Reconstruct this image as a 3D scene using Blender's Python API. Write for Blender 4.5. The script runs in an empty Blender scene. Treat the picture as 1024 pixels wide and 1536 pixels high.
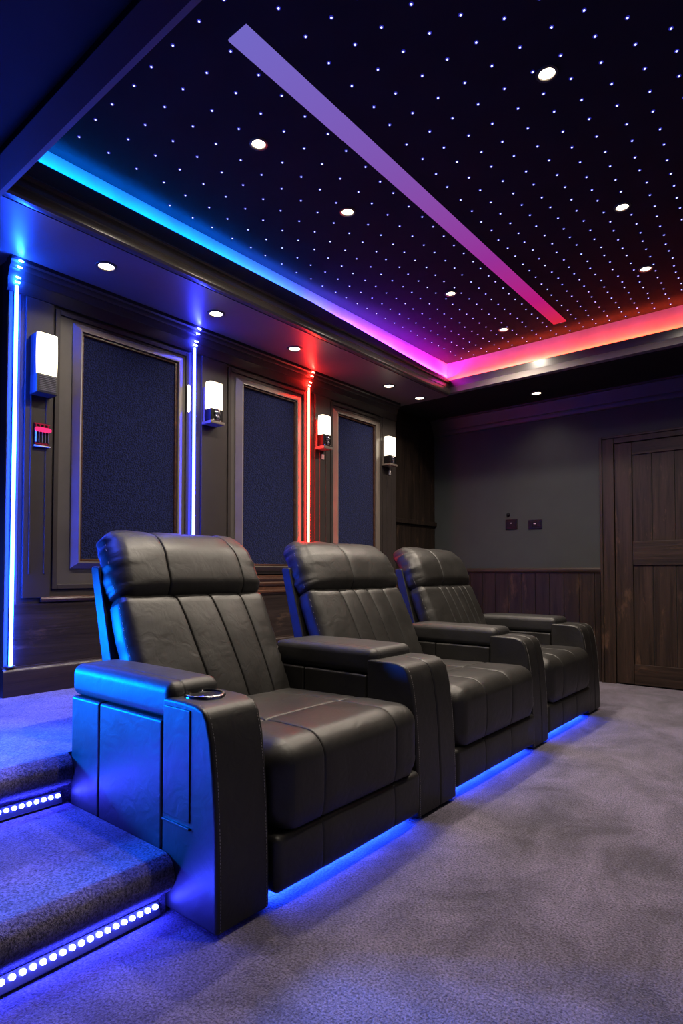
import bpy, bmesh, math, random
from mathutils import Vector, Matrix, noise
random.seed(7)
R = math.radians
SC = bpy.context.scene
COL = SC.collection

# ------------------------------------------------------------------ helpers
def tag(o, label=None, cat=None, group=None, kind=None):
    if label: o['label'] = label
    if cat: o['category'] = cat
    if group: o['group'] = group
    if kind: o['kind'] = kind
    return o

def empty(name, loc, label, cat, group=None, kind=None):
    o = bpy.data.objects.new(name, None)
    o.empty_display_size = .05
    COL.objects.link(o)
    o.location = loc
    return tag(o, label, cat, group, kind)

def origin_of(o):
    v = Vector((0, 0, 0))
    while o is not None:
        v += o.location
        o = o.parent
    return v

class MB:
    """collects shapes in world coordinates; build() links them as ONE mesh object"""
    def __init__(self):
        self.bm = bmesh.new(); self.bev = False
    def _add(self, verts, faces, mi=0, bev=0, seg=2, smooth=False):
        t = bmesh.new()
        vs = [t.verts.new(v) for v in verts]
        for f in faces:
            try:
                t.faces.new([vs[i] for i in f])
            except ValueError:
                pass
        bmesh.ops.recalc_face_normals(t, faces=t.faces[:])
        if bev > 0:
            self.bev = True
            ed = [e for e in t.edges if len(e.link_faces) == 2 and e.calc_face_angle(0) > R(28)]
            bmesh.ops.bevel(t, geom=ed, offset=bev, segments=seg, profile=.5, affect='EDGES', clamp_overlap=True)
        for f in t.faces:
            f.material_index = mi
            f.smooth = smooth or bev > 0
        me = bpy.data.meshes.new('tmp')
        t.to_mesh(me); t.free()
        self.bm.from_mesh(me)
        bpy.data.meshes.remove(me)
        return self
    def box(self, x0, x1, y0, y1, z0, z1, mi=0, bev=0, seg=2):
        v = [(x, y, z) for x in (x0, x1) for y in (y0, y1) for z in (z0, z1)]
        f = [(0, 1, 3, 2), (4, 6, 7, 5), (0, 4, 5, 1), (2, 3, 7, 6), (0, 2, 6, 4), (1, 5, 7, 3)]
        return self._add(v, f, mi, bev, seg)
    def prism(self, pts, axis, a0, a1, mi=0, bev=0, seg=2, smooth=False):
        """closed 2-D outline swept along an axis. axis 'y': pts are (x,z); 'x': (y,z); 'z': (x,y)"""
        n = len(pts)
        def P(p, a):
            return {'y': (p[0], a, p[1]), 'x': (a, p[0], p[1]), 'z': (p[0], p[1], a)}[axis]
        v = [P(p, a0) for p in pts] + [P(p, a1) for p in pts]
        f = [tuple(range(n)), tuple(range(n, 2 * n))]
        f += [(i, (i + 1) % n, n + (i + 1) % n, n + i) for i in range(n)]
        return self._add(v, f, mi, bev, seg, smooth)
    def tube(self, pts, r, n=10, mi=0, caps=True):
        pts = [Vector(p) for p in pts]
        v, f = [], []
        for i, p in enumerate(pts):
            d = (pts[min(i + 1, len(pts) - 1)] - pts[max(i - 1, 0)]).normalized()
            a = d.cross(Vector((0, 0, 1)) if abs(d.z) < .9 else Vector((1, 0, 0))).normalized()
            b = d.cross(a)
            for k in range(n):
                t = 2 * math.pi * k / n
                v.append(p + r * (math.cos(t) * a + math.sin(t) * b))
        for i in range(len(pts) - 1):
            for k in range(n):
                k2 = (k + 1) % n
                f.append((i * n + k, i * n + k2, (i + 1) * n + k2, (i + 1) * n + k))
        if caps:
            f.append(tuple(range(n))); f.append(tuple(range((len(pts) - 1) * n, len(pts) * n)))
        return self._add(v, f, mi, 0, 0, True)
    def lathe(self, prof, c, axis=(0, 0, 1), n=28, mi=0, caps=True):
        """prof = (radius, distance along axis)"""
        w = Vector(axis).normalized()
        a = w.cross(Vector((0, 1, 0)) if abs(w.y) < .9 else Vector((1, 0, 0))).normalized()
        b = w.cross(a)
        c = Vector(c)
        v, f = [], []
        for r, h in prof:
            for k in range(n):
                t = 2 * math.pi * k / n
                v.append(c + w * h + max(r, 1e-5) * (math.cos(t) * a + math.sin(t) * b))
        for i in range(len(prof) - 1):
            for k in range(n):
                k2 = (k + 1) % n
                f.append((i * n + k, i * n + k2, (i + 1) * n + k2, (i + 1) * n + k))
        if caps:
            f.append(tuple(range(n))); f.append(tuple(range((len(prof) - 1) * n, len(prof) * n)))
        return self._add(v, f, mi, 0, 0, True)
    def quad(self, pts, mi=0):
        return self._add(pts, [tuple(range(len(pts)))], mi)
    def raw(self, verts, faces, mi=0, smooth=True):
        return self._add(verts, faces, mi, 0, 0, smooth)
    def build(self, name, mats, parent=None, angle=40):
        org = origin_of(parent) if parent is not None else Vector((0, 0, 0))
        if parent is not None:
            bmesh.ops.translate(self.bm, verts=self.bm.verts[:], vec=-org)
        me = bpy.data.meshes.new(name)
        self.bm.to_mesh(me); self.bm.free()
        for m in (mats if isinstance(mats, (list, tuple)) else [mats]):
            me.materials.append(m)
        try:
            me.set_sharp_from_angle(angle=R(angle))
        except Exception:
            pass
        o = bpy.data.objects.new(name, me)
        COL.objects.link(o)
        if self.bev:
            w = o.modifiers.new('normals', 'WEIGHTED_NORMAL'); w.keep_sharp = True; w.weight = 100
        if parent is not None:
            o.parent = parent
        return o

def struct(name, mb, mats, label, cat, angle=40):
    return tag(mb.build(name, mats, None, angle), label, cat, None, 'structure')

def copy_thing(root, loc, label):
    r = root.copy(); COL.objects.link(r); r.location = loc; r['label'] = label
    for ch in root.children:
        if ch.type == 'LIGHT': continue
        c = ch.copy(); COL.objects.link(c); c.parent = r
        for g in ch.children:
            d = g.copy(); COL.objects.link(d); d.parent = c
    return r

# ------------------------------------------------------------------ materials
def nodes(name):
    m = bpy.data.materials.new(name); m.use_nodes = True
    nt = m.node_tree
    return m, nt, nt.nodes['Principled BSDF']

def ramp(nt, fac, c0, c1, p0=.3, p1=.7):
    r = nt.nodes.new('ShaderNodeValToRGB')
    r.color_ramp.elements[0].position = p0; r.color_ramp.elements[1].position = p1
    r.color_ramp.elements[0].color = (*c0, 1); r.color_ramp.elements[1].color = (*c1, 1)
    nt.links.new(fac, r.inputs['Fac'])
    return r.outputs['Color']

def tex(nt, kind, scale, stretch=(1, 1, 1), **kw):
    tc = nt.nodes.new('ShaderNodeTexCoord'); mp = nt.nodes.new('ShaderNodeMapping')
    mp.inputs['Scale'].default_value = stretch
    nt.links.new(tc.outputs['Object'], mp.inputs['Vector'])
    t = nt.nodes.new(kind); t.inputs['Scale'].default_value = scale
    for k, v in kw.items():
        t.inputs[k].default_value = v
    nt.links.new(mp.outputs['Vector'], t.inputs['Vector'])
    return t

def bump(nt, b, height, strength, dist=.01, prev=None):
    n = nt.nodes.new('ShaderNodeBump')
    n.inputs['Strength'].default_value = strength; n.inputs['Distance'].default_value = dist
    nt.links.new(height, n.inputs['Height'])
    if prev is not None:
        nt.links.new(prev, n.inputs['Normal'])
    nt.links.new(n.outputs['Normal'], b.inputs['Normal'])
    return n.outputs['Normal']

def plain(name, col, rough=.5, metal=0., var=.12, scale=6, bmp=.0, bscale=200, spec=.5):
    m, nt, b = nodes(name)
    t = tex(nt, 'ShaderNodeTexNoise', scale, Detail=4.)
    lo = tuple(c * (1 - var) for c in col); hi = tuple(min(1, c * (1 + var)) for c in col)
    nt.links.new(ramp(nt, t.outputs['Fac'], lo, hi), b.inputs['Base Color'])
    b.inputs['Roughness'].default_value = rough; b.inputs['Metallic'].default_value = metal
    b.inputs['Specular IOR Level'].default_value = spec
    if bmp:
        t2 = tex(nt, 'ShaderNodeTexNoise', bscale, Detail=3.)
        bump(nt, b, t2.outputs['Fac'], bmp, .002)
    return m

def leather(name, col, rough):
    m, nt, b = nodes(name)
    t = tex(nt, 'ShaderNodeTexNoise', 9, Detail=5.)
    nt.links.new(ramp(nt, t.outputs['Fac'], tuple(c * .8 for c in col), tuple(c * 1.2 for c in col)), b.inputs['Base Color'])
    rr = nt.nodes.new('ShaderNodeMapRange')
    rr.inputs['To Min'].default_value = rough - .06; rr.inputs['To Max'].default_value = rough + .1
    nt.links.new(t.outputs['Fac'], rr.inputs['Value']); nt.links.new(rr.outputs['Result'], b.inputs['Roughness'])
    v = tex(nt, 'ShaderNodeTexVoronoi', 420)
    n1 = bump(nt, b, v.outputs['Distance'], .05, .0008)
    w = tex(nt, 'ShaderNodeTexNoise', 16, Detail=3., Distortion=1.2)
    bump(nt, b, w.outputs['Fac'], .16, .012, n1)
    b.inputs['Specular IOR Level'].default_value = .46
    return m

def wood(name, c0, c1, axis, rough=.5, plank=0):
    """grain runs along the axis"""
    m, nt, b = nodes(name)
    st = {'x': (.12, 2.2, 2.2), 'y': (2.2, .12, 2.2), 'z': (2.2, 2.2, .12)}[axis]
    g = tex(nt, 'ShaderNodeTexNoise', 14, st, Detail=8., Roughness=.65, Distortion=.6)
    base = ramp(nt, g.outputs['Fac'], c0, c1, .32, .72)
    sp = tex(nt, 'ShaderNodeTexNoise', 9, tuple(max(.35, s * .5) for s in st), Detail=6., Roughness=.7)
    mx = nt.nodes.new('ShaderNodeMixRGB'); mx.blend_type = 'MIX'
    msk = ramp(nt, sp.outputs['Fac'], (0, 0, 0), (1, 1, 1), .58, .76)
    nt.links.new(msk, mx.inputs['Fac']); nt.links.new(base, mx.inputs['Color1'])
    mx.inputs['Color2'].default_value = (c1[0] * 2.6, c1[1] * 2.3, c1[2] * 1.9, 1)
    nt.links.new(mx.outputs['Color'], b.inputs['Base Color'])
    b.inputs['Roughness'].default_value = rough
    b.inputs['Specular IOR Level'].default_value = .22 if rough > .35 else .5
    bump(nt, b, g.outputs['Fac'], .5, .005)
    return m

def carpet(name, col):
    m, nt, b = nodes(name)
    f = tex(nt, 'ShaderNodeTexNoise', 150, Detail=3., Roughness=.75)
    big = tex(nt, 'ShaderNodeTexNoise', 3.4, (1, .8, 1), Detail=8., Roughness=.66, Distortion=.6)
    c1 = ramp(nt, f.outputs['Fac'], tuple(c * .30 for c in col), tuple(c * 1.95 for c in col), .36, .66)
    mx = nt.nodes.new('ShaderNodeMixRGB'); mx.blend_type = 'MULTIPLY'; mx.inputs['Fac'].default_value = 1
    nt.links.new(c1, mx.inputs['Color1'])
    nt.links.new(ramp(nt, big.outputs['Fac'], (.48, .48, .48), (1.2, 1.2, 1.2), .36, .62), mx.inputs['Color2'])
    nt.links.new(mx.outputs['Color'], b.inputs['Base Color'])
    b.inputs['Roughness'].default_value = 1.
    b.inputs['Specular IOR Level'].default_value = .08
    b.inputs['Sheen Weight'].default_value = .2
    b.inputs['Sheen Roughness'].default_value = .5
    n1 = bump(nt, b, f.outputs['Fac'], 1., .010)
    bump(nt, b, big.outputs['Fac'], .6, .03, n1)
    return m

def weave(name, c0, c1):
    m, nt, b = nodes(name)
    t = tex(nt, 'ShaderNodeTexVoronoi', 105)
    n = tex(nt, 'ShaderNodeTexNoise', 160, Detail=2.)
    mx = nt.nodes.new('ShaderNodeMath'); mx.operation = 'MULTIPLY'
    nt.links.new(t.outputs['Distance'], mx.inputs[0]); nt.links.new(n.outputs['Fac'], mx.inputs[1])
    nt.links.new(ramp(nt, mx.outputs[0], c0, c1, .1, .42), b.inputs['Base Color'])
    b.inputs['Roughness'].default_value = .9
    b.inputs['Specular IOR Level'].default_value = .1
    b.inputs['Sheen Weight'].default_value = .08
    bump(nt, b, t.outputs['Distance'], .8, .004)
    return m

def glow(name, col, s, sample=True):
    m = bpy.data.materials.new(name); m.use_nodes = True
    nt = m.node_tree; nt.nodes.clear()
    e = nt.nodes.new('ShaderNodeEmission'); o = nt.nodes.new('ShaderNodeOutputMaterial')
    e.inputs['Color'].default_value = (*col, 1); e.inputs['Strength'].default_value = s
    nt.links.new(e.outputs[0], o.inputs['Surface'])
    m.cycles.emission_sampling = 'AUTO' if sample else 'NONE'
    return m

def glow_gradient(name, stops, s, axis, a0, a1):
    """emission that changes colour along the strip (RGB tape), in the object's own coordinates"""
    m = bpy.data.materials.new(name); m.use_nodes = True
    nt = m.node_tree; nt.nodes.clear()
    e = nt.nodes.new('ShaderNodeEmission'); o = nt.nodes.new('ShaderNodeOutputMaterial')
    tc = nt.nodes.new('ShaderNodeTexCoord'); sx = nt.nodes.new('ShaderNodeSeparateXYZ')
    mr = nt.nodes.new('ShaderNodeMapRange')
    mr.inputs['From Min'].default_value = a0; mr.inputs['From Max'].default_value = a1
    r = nt.nodes.new('ShaderNodeValToRGB')
    while len(r.color_ramp.elements) < len(stops):
        r.color_ramp.elements.new(.5)
    for el, (p, c) in zip(r.color_ramp.elements, stops):
        el.position = p; el.color = (*c, 1)
    nt.links.new(tc.outputs['Object'], sx.inputs[0])
    nt.links.new(sx.outputs['XYZ'.index(axis.upper())], mr.inputs['Value'])
    nt.links.new(mr.outputs['Result'], r.inputs['Fac'])
    nt.links.new(r.outputs['Color'], e.inputs['Color'])
    e.inputs['Strength'].default_value = s
    nt.links.new(e.outputs[0], o.inputs['Surface'])
    return m

M = dict(
    leather=leather('black_leather', (.0105, .0098, .0090), .44),
    lid=leather('lid_leather', (.014, .0135, .014), .48),
    plastic=plain('black_plastic', (.012, .012, .013), .45),
    thread=plain('grey_thread', (.30, .29, .28), .7),
    carpet=carpet('mauve_grey_carpet', (.122, .103, .158)),
    panel=plain('dark_brown_paint', (.030, .024, .023), .45, bmp=.05, bscale=90, spec=.35),
    field=plain('warm_grey_paint', (.060, .053, .050), .45),
    frame=plain('taupe_frame_paint', (.135, .112, .098), .34),
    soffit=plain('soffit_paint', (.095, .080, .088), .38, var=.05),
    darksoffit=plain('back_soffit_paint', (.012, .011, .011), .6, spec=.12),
    starcloth=plain('black_ceiling_felt', (.014, .013, .015), .9, spec=.1),
    trim=plain('black_brown_lacquer', (.060, .052, .046), .28),
    lip=plain('lip_paint', (.10, .085, .078), .6),
    band=plain('cove_white_paint', (.62, .60, .58), .6),
    greywall=plain('charcoal_wall_paint', (.035, .039, .041), .85, var=.06, spec=.2),
    navy=weave('navy_weave', (.0025, .004, .016), (.009, .014, .078)),
    doorwood=wood('dark_door_wood', (.009, .006, .0045), (.042, .026, .019), 'z', .5),
    railwood=wood('dark_rail_wood', (.009, .006, .0045), (.042, .026, .019), 'x', .5),
    wainscot=wood('dark_wainscot_wood', (.007, .005, .004), (.026, .017, .013), 'z', .5),
    redwood=wood('reddish_rail_wood', (.030, .013, .009), (.085, .040, .027), 'y', .26),
    lowwood=wood('dark_panel_wood', (.014, .010, .010), (.036, .026, .024), 'y', .45),
    plinth=wood('baseboard_wood', (.016, .010, .009), (.034, .021, .018), 'y', .3),
    chrome=plain('chrome', (.75, .75, .76), .12, 1., var=.03),
    liner=plain('pale_liner_paint', (.055, .055, .058), .5, var=.03),
    alu=plain('aluminium', (.55, .55, .58), .3, 1., var=.05),
    grille=plain('dark_grille', (.13, .13, .155), .4),
    white=plain('white_plastic', (.70, .66, .64), .4, var=.04),
    switch=plain('black_gloss_plastic', (.005, .005, .006), .4, spec=.15),
    seam=plain('groove_black', (.004, .004, .004), .8),
)
BLUE = (.010, .075, 1.0)
M['led_blue'] = glow('blue_led_tube', (.008, .055, 1.0), 180)
M['led_added'] = glow('added_blue_led_tube', (.012, .09, 1.0), 110)
M['led_blue2'] = glow('violet_blue_led_tube', (.022, .035, 1.0), 60)
M['up_blue'] = glow('blue_led_glint', (.008, .075, 1.0), 1100)
M['up_violet'] = glow('violet_led_glint', (.03, .04, 1.0), 600)
M['up_red'] = glow('red_led_glint', (1.0, .02, .012), 560)
M['led_red'] = glow('red_led_tube', (1.0, .022, .013), 80)
M['diode'] = glow('step_led_diode', (.035, .045, 1.0), 260)
M['warmglass'] = glow('lit_opal_glass', (1.0, .88, .66), 3.0)
M['lens'] = glow('downlight_lens_lit', (1.0, .84, .60), 12, False)
M['star_core'] = glow('star_point', (.60, .62, 1.0), 2.0, False)
M['star_halo'] = glow('star_halo', (.05, .05, 1.0), .30, False)  # blue lens halo around each star, painted as a dim glowing ring
M['pink'] = glow('pink_tube', (1.0, .03, .16), 1.5, False)
M['pinkdim'] = glow('pink_letters', (1.0, .05, .14), .28, False)
M['strip'] = glow_gradient('ceiling_strip_light', [
    (0., (.17, .135, .56)), (.3, (.22, .085, .43)), (.62, (.31, .030, .31)), (.85, (.48, .010, .19)), (1., (.72, .022, .045))],
    1.0, 'y', 1.40, 4.70)

# ------------------------------------------------------------------ camera
CAMP = Vector((3.42, 0, 1.0))
cd = bpy.data.cameras.new('camera'); cam = bpy.data.objects.new('camera', cd); COL.objects.link(cam)
cam.location = CAMP
cam.rotation_euler = (R(90) + math.atan(27 / 898), 0, R(39.6))
cd.sensor_fit = 'AUTO'; cd.sensor_width = 36; cd.lens = 36 * 898 / 1536
cd.shift_y = 63 / 1536
cd.clip_start = .02
SC.camera = cam

# ------------------------------------------------------------------ the setting
ZS, ZC = 2.66, 2.97                      # soffit and star ceiling heights
TX0, TX1, TY0, TY1 = .655, 3.90, 1.02, 4.92    # opening of the ceiling tray
YB, YN, XR = 5.75, -1.6, 4.65            # back wall, near wall, screen wall
PH = .35                                 # raised platform

mb = MB().box(-.2, XR + .1, YN - .1, YB + .1, -.08, 0.)
struct('floor', mb, M['carpet'], 'mauve-grey cut-pile carpet on the lower floor in front of the seats', 'floor')
# the platform and its steps: carpet rolled over rounded nosings
def step_profile(x_back, x_nose, z0, z1, r=.05, under=.045):
    """outline (x,z): flat tread, bullnose, recessed riser"""
    p = [(x_back, z0), (x_nose - under, z0), (x_nose - under, z1 - .115)]
    cx, cz = x_nose - .05, z1 - .057
    for k in range(0, 13):
        t = R(-90 + 180 * k / 12)
        p.append((cx + .05 * math.cos(t), cz + .057 * math.sin(t)))
    p.append((x_back, z1))
    return p
mb = MB().prism(step_profile(-.2, 1.315, 0., PH), 'y', YN, 1.050, smooth=True)
mb.box(-.2, 1.27, 1.049, YB, 0., PH)
struct('raised_platform', mb, M['carpet'], 'carpeted upper platform between the panelled wall and the seats', 'platform', 55)
mb = MB().prism(step_profile(1.26, 1.925, 0., PH / 2), 'y', YN, 1.050, smooth=True)
struct('carpeted_step', mb, M['carpet'], 'carpeted lower step beside the near recliner', 'step', 55)

mb = MB().box(-.2, 0., 1.285, YB + .1, 0., 3.1)
mb.box(-.25, -.10, YN - .1, 1.285, 0., 3.1)
struct('wall_left', mb, M['wainscot'], 'dark wood wall recess beside the last wall sconce', 'wall')
mb = MB().box(0., .07, 1.285, 4.88, PH, ZS)
struct('wall_panelling_left', mb, M['panel'], 'dark brown painted wall behind the acoustic panels', 'wall panelling')
mb = MB().box(-.2, XR + .1, YB, YB + .12, 0., 3.1)
struct('wall_back', mb, M['greywall'], 'plain charcoal painted wall at the back of the room', 'wall')
mb = MB().box(XR, XR + .1, YN - .1, YB + .1, 0., 3.1)
struct('wall_right', mb, M['greywall'], 'charcoal wall on the screen side of the room', 'wall')
mb = MB().box(-.25, XR + .1, YN - .1, YN, 0., 3.1)
struct('wall_front', mb, M['panel'], 'dark painted wall behind the viewpoint', 'wall')

# ceiling: star panel, soffit frame, cove
mb = MB().box(-.2, XR, YN, YB, ZC, ZC + .1)
struct('ceiling', mb, M['starcloth'], 'black felt star ceiling inside the tray', 'ceiling')
bx = .045
mb = MB()
mb.box(-.2, TX0 - bx, TY0 - bx, TY1 + bx, ZS, ZC)
mb.box(TX1 + bx, XR, TY0 - bx, TY1 + bx, ZS, ZC)
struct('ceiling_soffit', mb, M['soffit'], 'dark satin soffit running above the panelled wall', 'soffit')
mb = MB().box(-.2, XR, YN, TY0 - bx, ZS, ZC)  # darker colour stands in for shade on this near soffit
struct('ceiling_soffit_near', mb, M['darksoffit'], 'ceiling above the steps, given a darker colour for its shade, before the star panel', 'soffit')
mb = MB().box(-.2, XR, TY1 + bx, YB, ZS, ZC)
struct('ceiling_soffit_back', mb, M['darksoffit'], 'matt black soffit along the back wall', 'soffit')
# white cove bands (the upright behind the lip that catches the hidden tape)
e = .004
mb = MB().box(TX0 - bx - .002, TX0 - bx + e, TY0, TY1 + bx, ZS + .02, ZC - .001)
struct('cove_band', mb, M['band'], 'upright cove band above the panelled wall washed blue to magenta', 'cove')
mb = MB().box(TX0 - bx + e, TX1 + bx - e, TY1 + bx - e, TY1 + bx + .002, ZS + .02, ZC - .001)
struct('cove_band', mb, M['band'], 'upright cove band over the back wall washed orange red', 'cove')
mb = MB().box(TX1 + bx - e, TX1 + bx + .002, TY0, TY1 + bx, ZS + .02, ZC - .001)
struct('cove_band', mb, M['band'], 'upright cove band on the screen side', 'cove')
# moulded lip on the left: outline in (x,z), top edge falls slightly towards the corner
def lip_left(zt):
    return [(.622, 2.658), (.640, 2.650), (.672, 2.650), (.682, 2.660), (.684, 2.690), (.680, 2.696), (.682, 2.702),
            (.674, 2.722), (.664, 2.742), (.662, 2.752), (.672, 2.757), (.672, 2.770), (.664, 2.774), (.660, 2.782),
            (.660, zt - .006), (.656, zt), (.648, zt), (.648, 2.675), (.622, 2.675)]
ys = [TY0, 3.0, TY1 + .002]
zt = [2.868, 2.868, 2.795]
v, f = [], []
n = len(lip_left(2.8))
for y, z in zip(ys, zt):
    # mitre at the corner: push the far end by how far the outline stands into the tray
    for (x, zz) in lip_left(z):
        v.append((x, y if y < 4.9 else y - max(0., x - TX0), zz))
for i in range(2):
    for k in range(n):
        k2 = (k + 1) % n
        f.append((i * n + k, i * n + k2, (i + 1) * n + k2, (i + 1) * n + k))
f.append(tuple(range(n))); f.append(tuple(range(2 * n, 3 * n)))
mb = MB().raw(v, f, smooth=False)
struct('trim_1', mb, M['trim'], 'dark lacquered cornice moulding along the edge of the tray over the panelled wall', 'moulding')
# back lip: bevelled pale strip below a dark strip
pb = [(TY1 + .02, 2.660), (TY1 - .002, 2.654), (TY1 - .026, 2.664), (TY1 - .016, 2.716), (TY1 - .010, 2.720), (TY1 - .010, 2.722), (TY1 + .02, 2.722)]
mb = MB().prism(pb, 'x', TX0, TX1, mi=0)
mb.prism([(TY1 - .006, 2.722), (TY1 - .006, 2.788), (TY1, 2.792), (TY1 + .008, 2.792), (TY1 + .008, 2.722)], 'x', TX0, TX1, mi=1)
struct('trim_2', mb, [M['lip'], M['trim']], 'taupe bevelled moulding along the tray edge at the back wall', 'moulding')
mb = MB().box(TX1 - .01, TX1 + .02, TY0, TY1, 2.65, 2.80)
struct('trim_3', mb, M['trim'], 'plain moulding along the tray edge on the screen side', 'moulding')
# near side: broad flat board with a paler bead on its inner edge
mb = MB().box(-.1, XR, .915, 1.008, 2.632, ZS + .01, mi=0, bev=.003)
mb.box(-.1, XR, 1.008, 1.030, 2.636, 2.80, mi=1, bev=.003)
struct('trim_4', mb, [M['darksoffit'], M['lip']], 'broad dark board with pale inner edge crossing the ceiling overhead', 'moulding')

# crown along the left wall (ends where the panelling ends) and along the back wall
cr = [(.068, 2.492), (.084, 2.492), (.088, 2.505), (.088, 2.560), (.094, 2.566), (.096, 2.580), (.104, 2.590), (.106, 2.606), (.118, 2.616),
      (.122, 2.632), (.134, 2.640), (.134, ZS), (.068, ZS)]
mb = MB().prism(cr, 'y', 1.275, 4.885)
struct('trim_5', mb, M['panel'], 'stepped dark crown moulding at the top of the panelled wall', 'moulding')
cb = [(YB, 2.489), (YB - .012, 2.489), (YB - .02, 2.50), (YB - .022, 2.535), (YB - .03, 2.541), (YB - .034, 2.56), (YB - .07, 2.62),
      (YB - .075, 2.64), (YB - .09, 2.645), (YB - .09, ZS), (YB, ZS)]
mb = MB().prism(cb, 'x', 0., XR)
struct('trim_6', mb, M['panel'], 'dark crown moulding at the top of the charcoal back wall', 'moulding')

# left wall lower half: multi-stepped rail, wood below, baseboard
mb = MB().box(.068, .080, 1.31, 4.88, .50, .83)
struct('trim_7', mb, M['lowwood'], 'dark wood boarding on the panelled wall below the rail', 'wainscot')
rl = [(.068, .832), (.082, .832), (.086, .838), (.096, .846), (.096, .858), (.088, .864), (.086, .890), (.094, .896), (.100, .908), (.100, .916),
      (.092, .926), (.098, .934), (.104, .946), (.100, .956), (.088, .962), (.086, .972), (.068, .978)]
mb = MB().prism(rl, 'y', 2.44, 4.88)
mb.prism([(.068, .836), (.084, .836), (.090, .842), (.092, .852), (.086, .860), (.080, .866), (.068, .868)], 'y', 1.47, 2.44)
struct('trim_8', mb, M['redwood'], 'reddish polished wood rail with several steps below the acoustic panels', 'rail')
pbs = [(.068, PH - .01), (.105, PH - .01), (.105, .478), (.101, .488), (.092, .494), (.090, .502), (.068, .504)]
mb = MB().prism(pbs, 'y', 1.278, 4.885)
struct('baseboard_left', mb, M['plinth'], 'tall dark wood baseboard on the platform below the panelled wall', 'baseboard')

# outer moulding rectangles, lighter fields and recessed fluted pilaster strips
bays = [(1.53, 2.43), (2.765, 3.575), (3.895, 4.645)]
for i, (y0, y1) in enumerate(bays):
    z0, z1 = .985, 2.475
    mb = MB()
    w = .028
    prof = lambda s: [(.069, 0), (.078, 0), (.084, s * .006), (.084, s * .014), (.077, s * .020), (.080, s * .026), (.069, s * .028)]
    if i == 0: z0 = .905
    mb.box(.069, .083, y0, y0 + w, z0, z1, bev=.005)
    mb.box(.069, .083, y1 - w, y1, z0, z1, bev=.005)
    mb.box(.069, .083, y0 + w, y1 - w, z1 - w, z1, bev=.005)
    mb.box(.069, .083, y0 + w, y1 - w, z0, z0 + w, bev=.005)
    struct('trim_%d' % (9 + i), mb, M['panel'], ['rectangular dark moulding around the acoustic panel nearest the blue light line',
           'rectangular dark moulding around the acoustic panel with the red-lit edge',
           'rectangular dark moulding around the acoustic panel farthest along the wall'][i], 'moulding')
    mb = MB().box(.069, .073, y0 + w, y1 - w, z0 + w, z1 - w)
    struct('trim_%d' % (12 + i), mb, M['field'], ['warm grey painted border around the acoustic panel nearest the blue light line',
           'warm grey painted border around the acoustic panel with the red-lit edge',
           'warm grey painted border around the acoustic panel farthest along the wall'][i], 'wall panel')
# pilaster boards carrying the sconces
for i, (y0, y1) in enumerate([(1.372, 1.52), (2.530, 2.752), (3.690, 3.885), (4.650, 4.872)]):
    mb = MB().box(.069, .084, y0, y1, .985 if i else .86, 2.49, bev=.004)
    mid = (y0 + y1) / 2
    hw = .040 if i in (0, 2, 3) else 0
    if hw:
        for s in (-1, 1):
            mb.box(.083, .089, mid + s * hw - .006, mid + s * hw + .006, .99, 2.05 if i else 1.98, bev=.003)
    struct('trim_%d' % (15 + i), mb, M['panel'], ['dark pilaster board with two fine ribs below the ribbed-base sconce', 'smooth dark pilaster board between the blue and red light lines',
           'dark pilaster board just past the red light line', 'dark pilaster board at the far end of the panelled wall'][i], 'pilaster')

# rail and wainscot continuing on the recess
mb = MB().box(0., .02, 4.89, YB, PH, .98, bev=.003)
mb.box(0., .028, 4.89, YB, 1.50, 1.545, bev=.004)
struct('trim_19', mb, M['wainscot'], 'dark wood rail across the recess in the corner', 'rail')

# back wall: wainscot planks, rail, door
mb = MB()
x = .02
while x < 1.75:
    w = min(.14, 1.752 - x)
    mb.box(x, x + w - .003, YB - .018, YB, 0., .995, bev=.002)
    x += w
struct('trim_20', mb, M['wainscot'], 'vertical dark wood wainscot boards below the charcoal wall', 'wainscot')
mb = MB().prism([(YB, .992), (YB - .026, .994), (YB - .034, 1.004), (YB - .034, 1.028), (YB - .028, 1.038), (YB, 1.040)], 'x', .0, 1.768)
struct('trim_21', mb, M['railwood'], 'dark wood rail capping the wainscot on the back wall', 'rail')

dr = empty('door_1', (2.33, YB, 0), 'dark rustic plank door in a wood frame at the far end of the room', 'door', None, 'structure')
DX0, DX1, DZ = 1.885, 2.785, 2.155
mb = MB()
mb.box(1.766, DX0 - .006, YB - .03, YB + .02, 0., DZ + .062, bev=.006)
mb.box(DX1 + .006, DX1 + .125, YB - .03, YB + .02, 0., DZ + .062, bev=.006)
mb.box(DX0 - .006, DX1 + .006, YB - .03, YB + .02, DZ + .006, DZ + .062, bev=.006)
mb.box(1.758, 1.782, YB - .042, YB, 0., DZ + .075, bev=.004)
mb.box(1.782, DX1 + .13, YB - .042, YB, DZ + .055, DZ + .075, bev=.004)
mb.build('door_frame', M['doorwood'], dr)
mb = MB()
mb.box(DX0, 2.028, YB - .022, YB + .02, .012, DZ, bev=.004)
mb.box(2.642, DX1, YB - .022, YB + .02, .012, DZ, bev=.004)
mb.build('door_stile', M['doorwood'], dr)
mb = MB()
for z0, z1 in [(.012, .188), (1.06, 1.272), (2.042, DZ)]:
    mb.box(2.029, 2.641, YB - .022, YB + .02, z0, z1, bev=.004)
mb.build('door_rail', M['railwood'], dr)
mb = MB()
for z0, z1 in [(.188, 1.06), (1.272, 2.042)]:
    xs = [2.026, 2.188, 2.366, 2.51, 2.644]
    for a, b in zip(xs[:-1], xs[1:]):
        mb.box(a + .002, b - .002, YB - .008, YB + .01, z0 - .002, z1 + .002, bev=.0025)
mb.build('plank_panel', M['doorwood'], dr)
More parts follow.
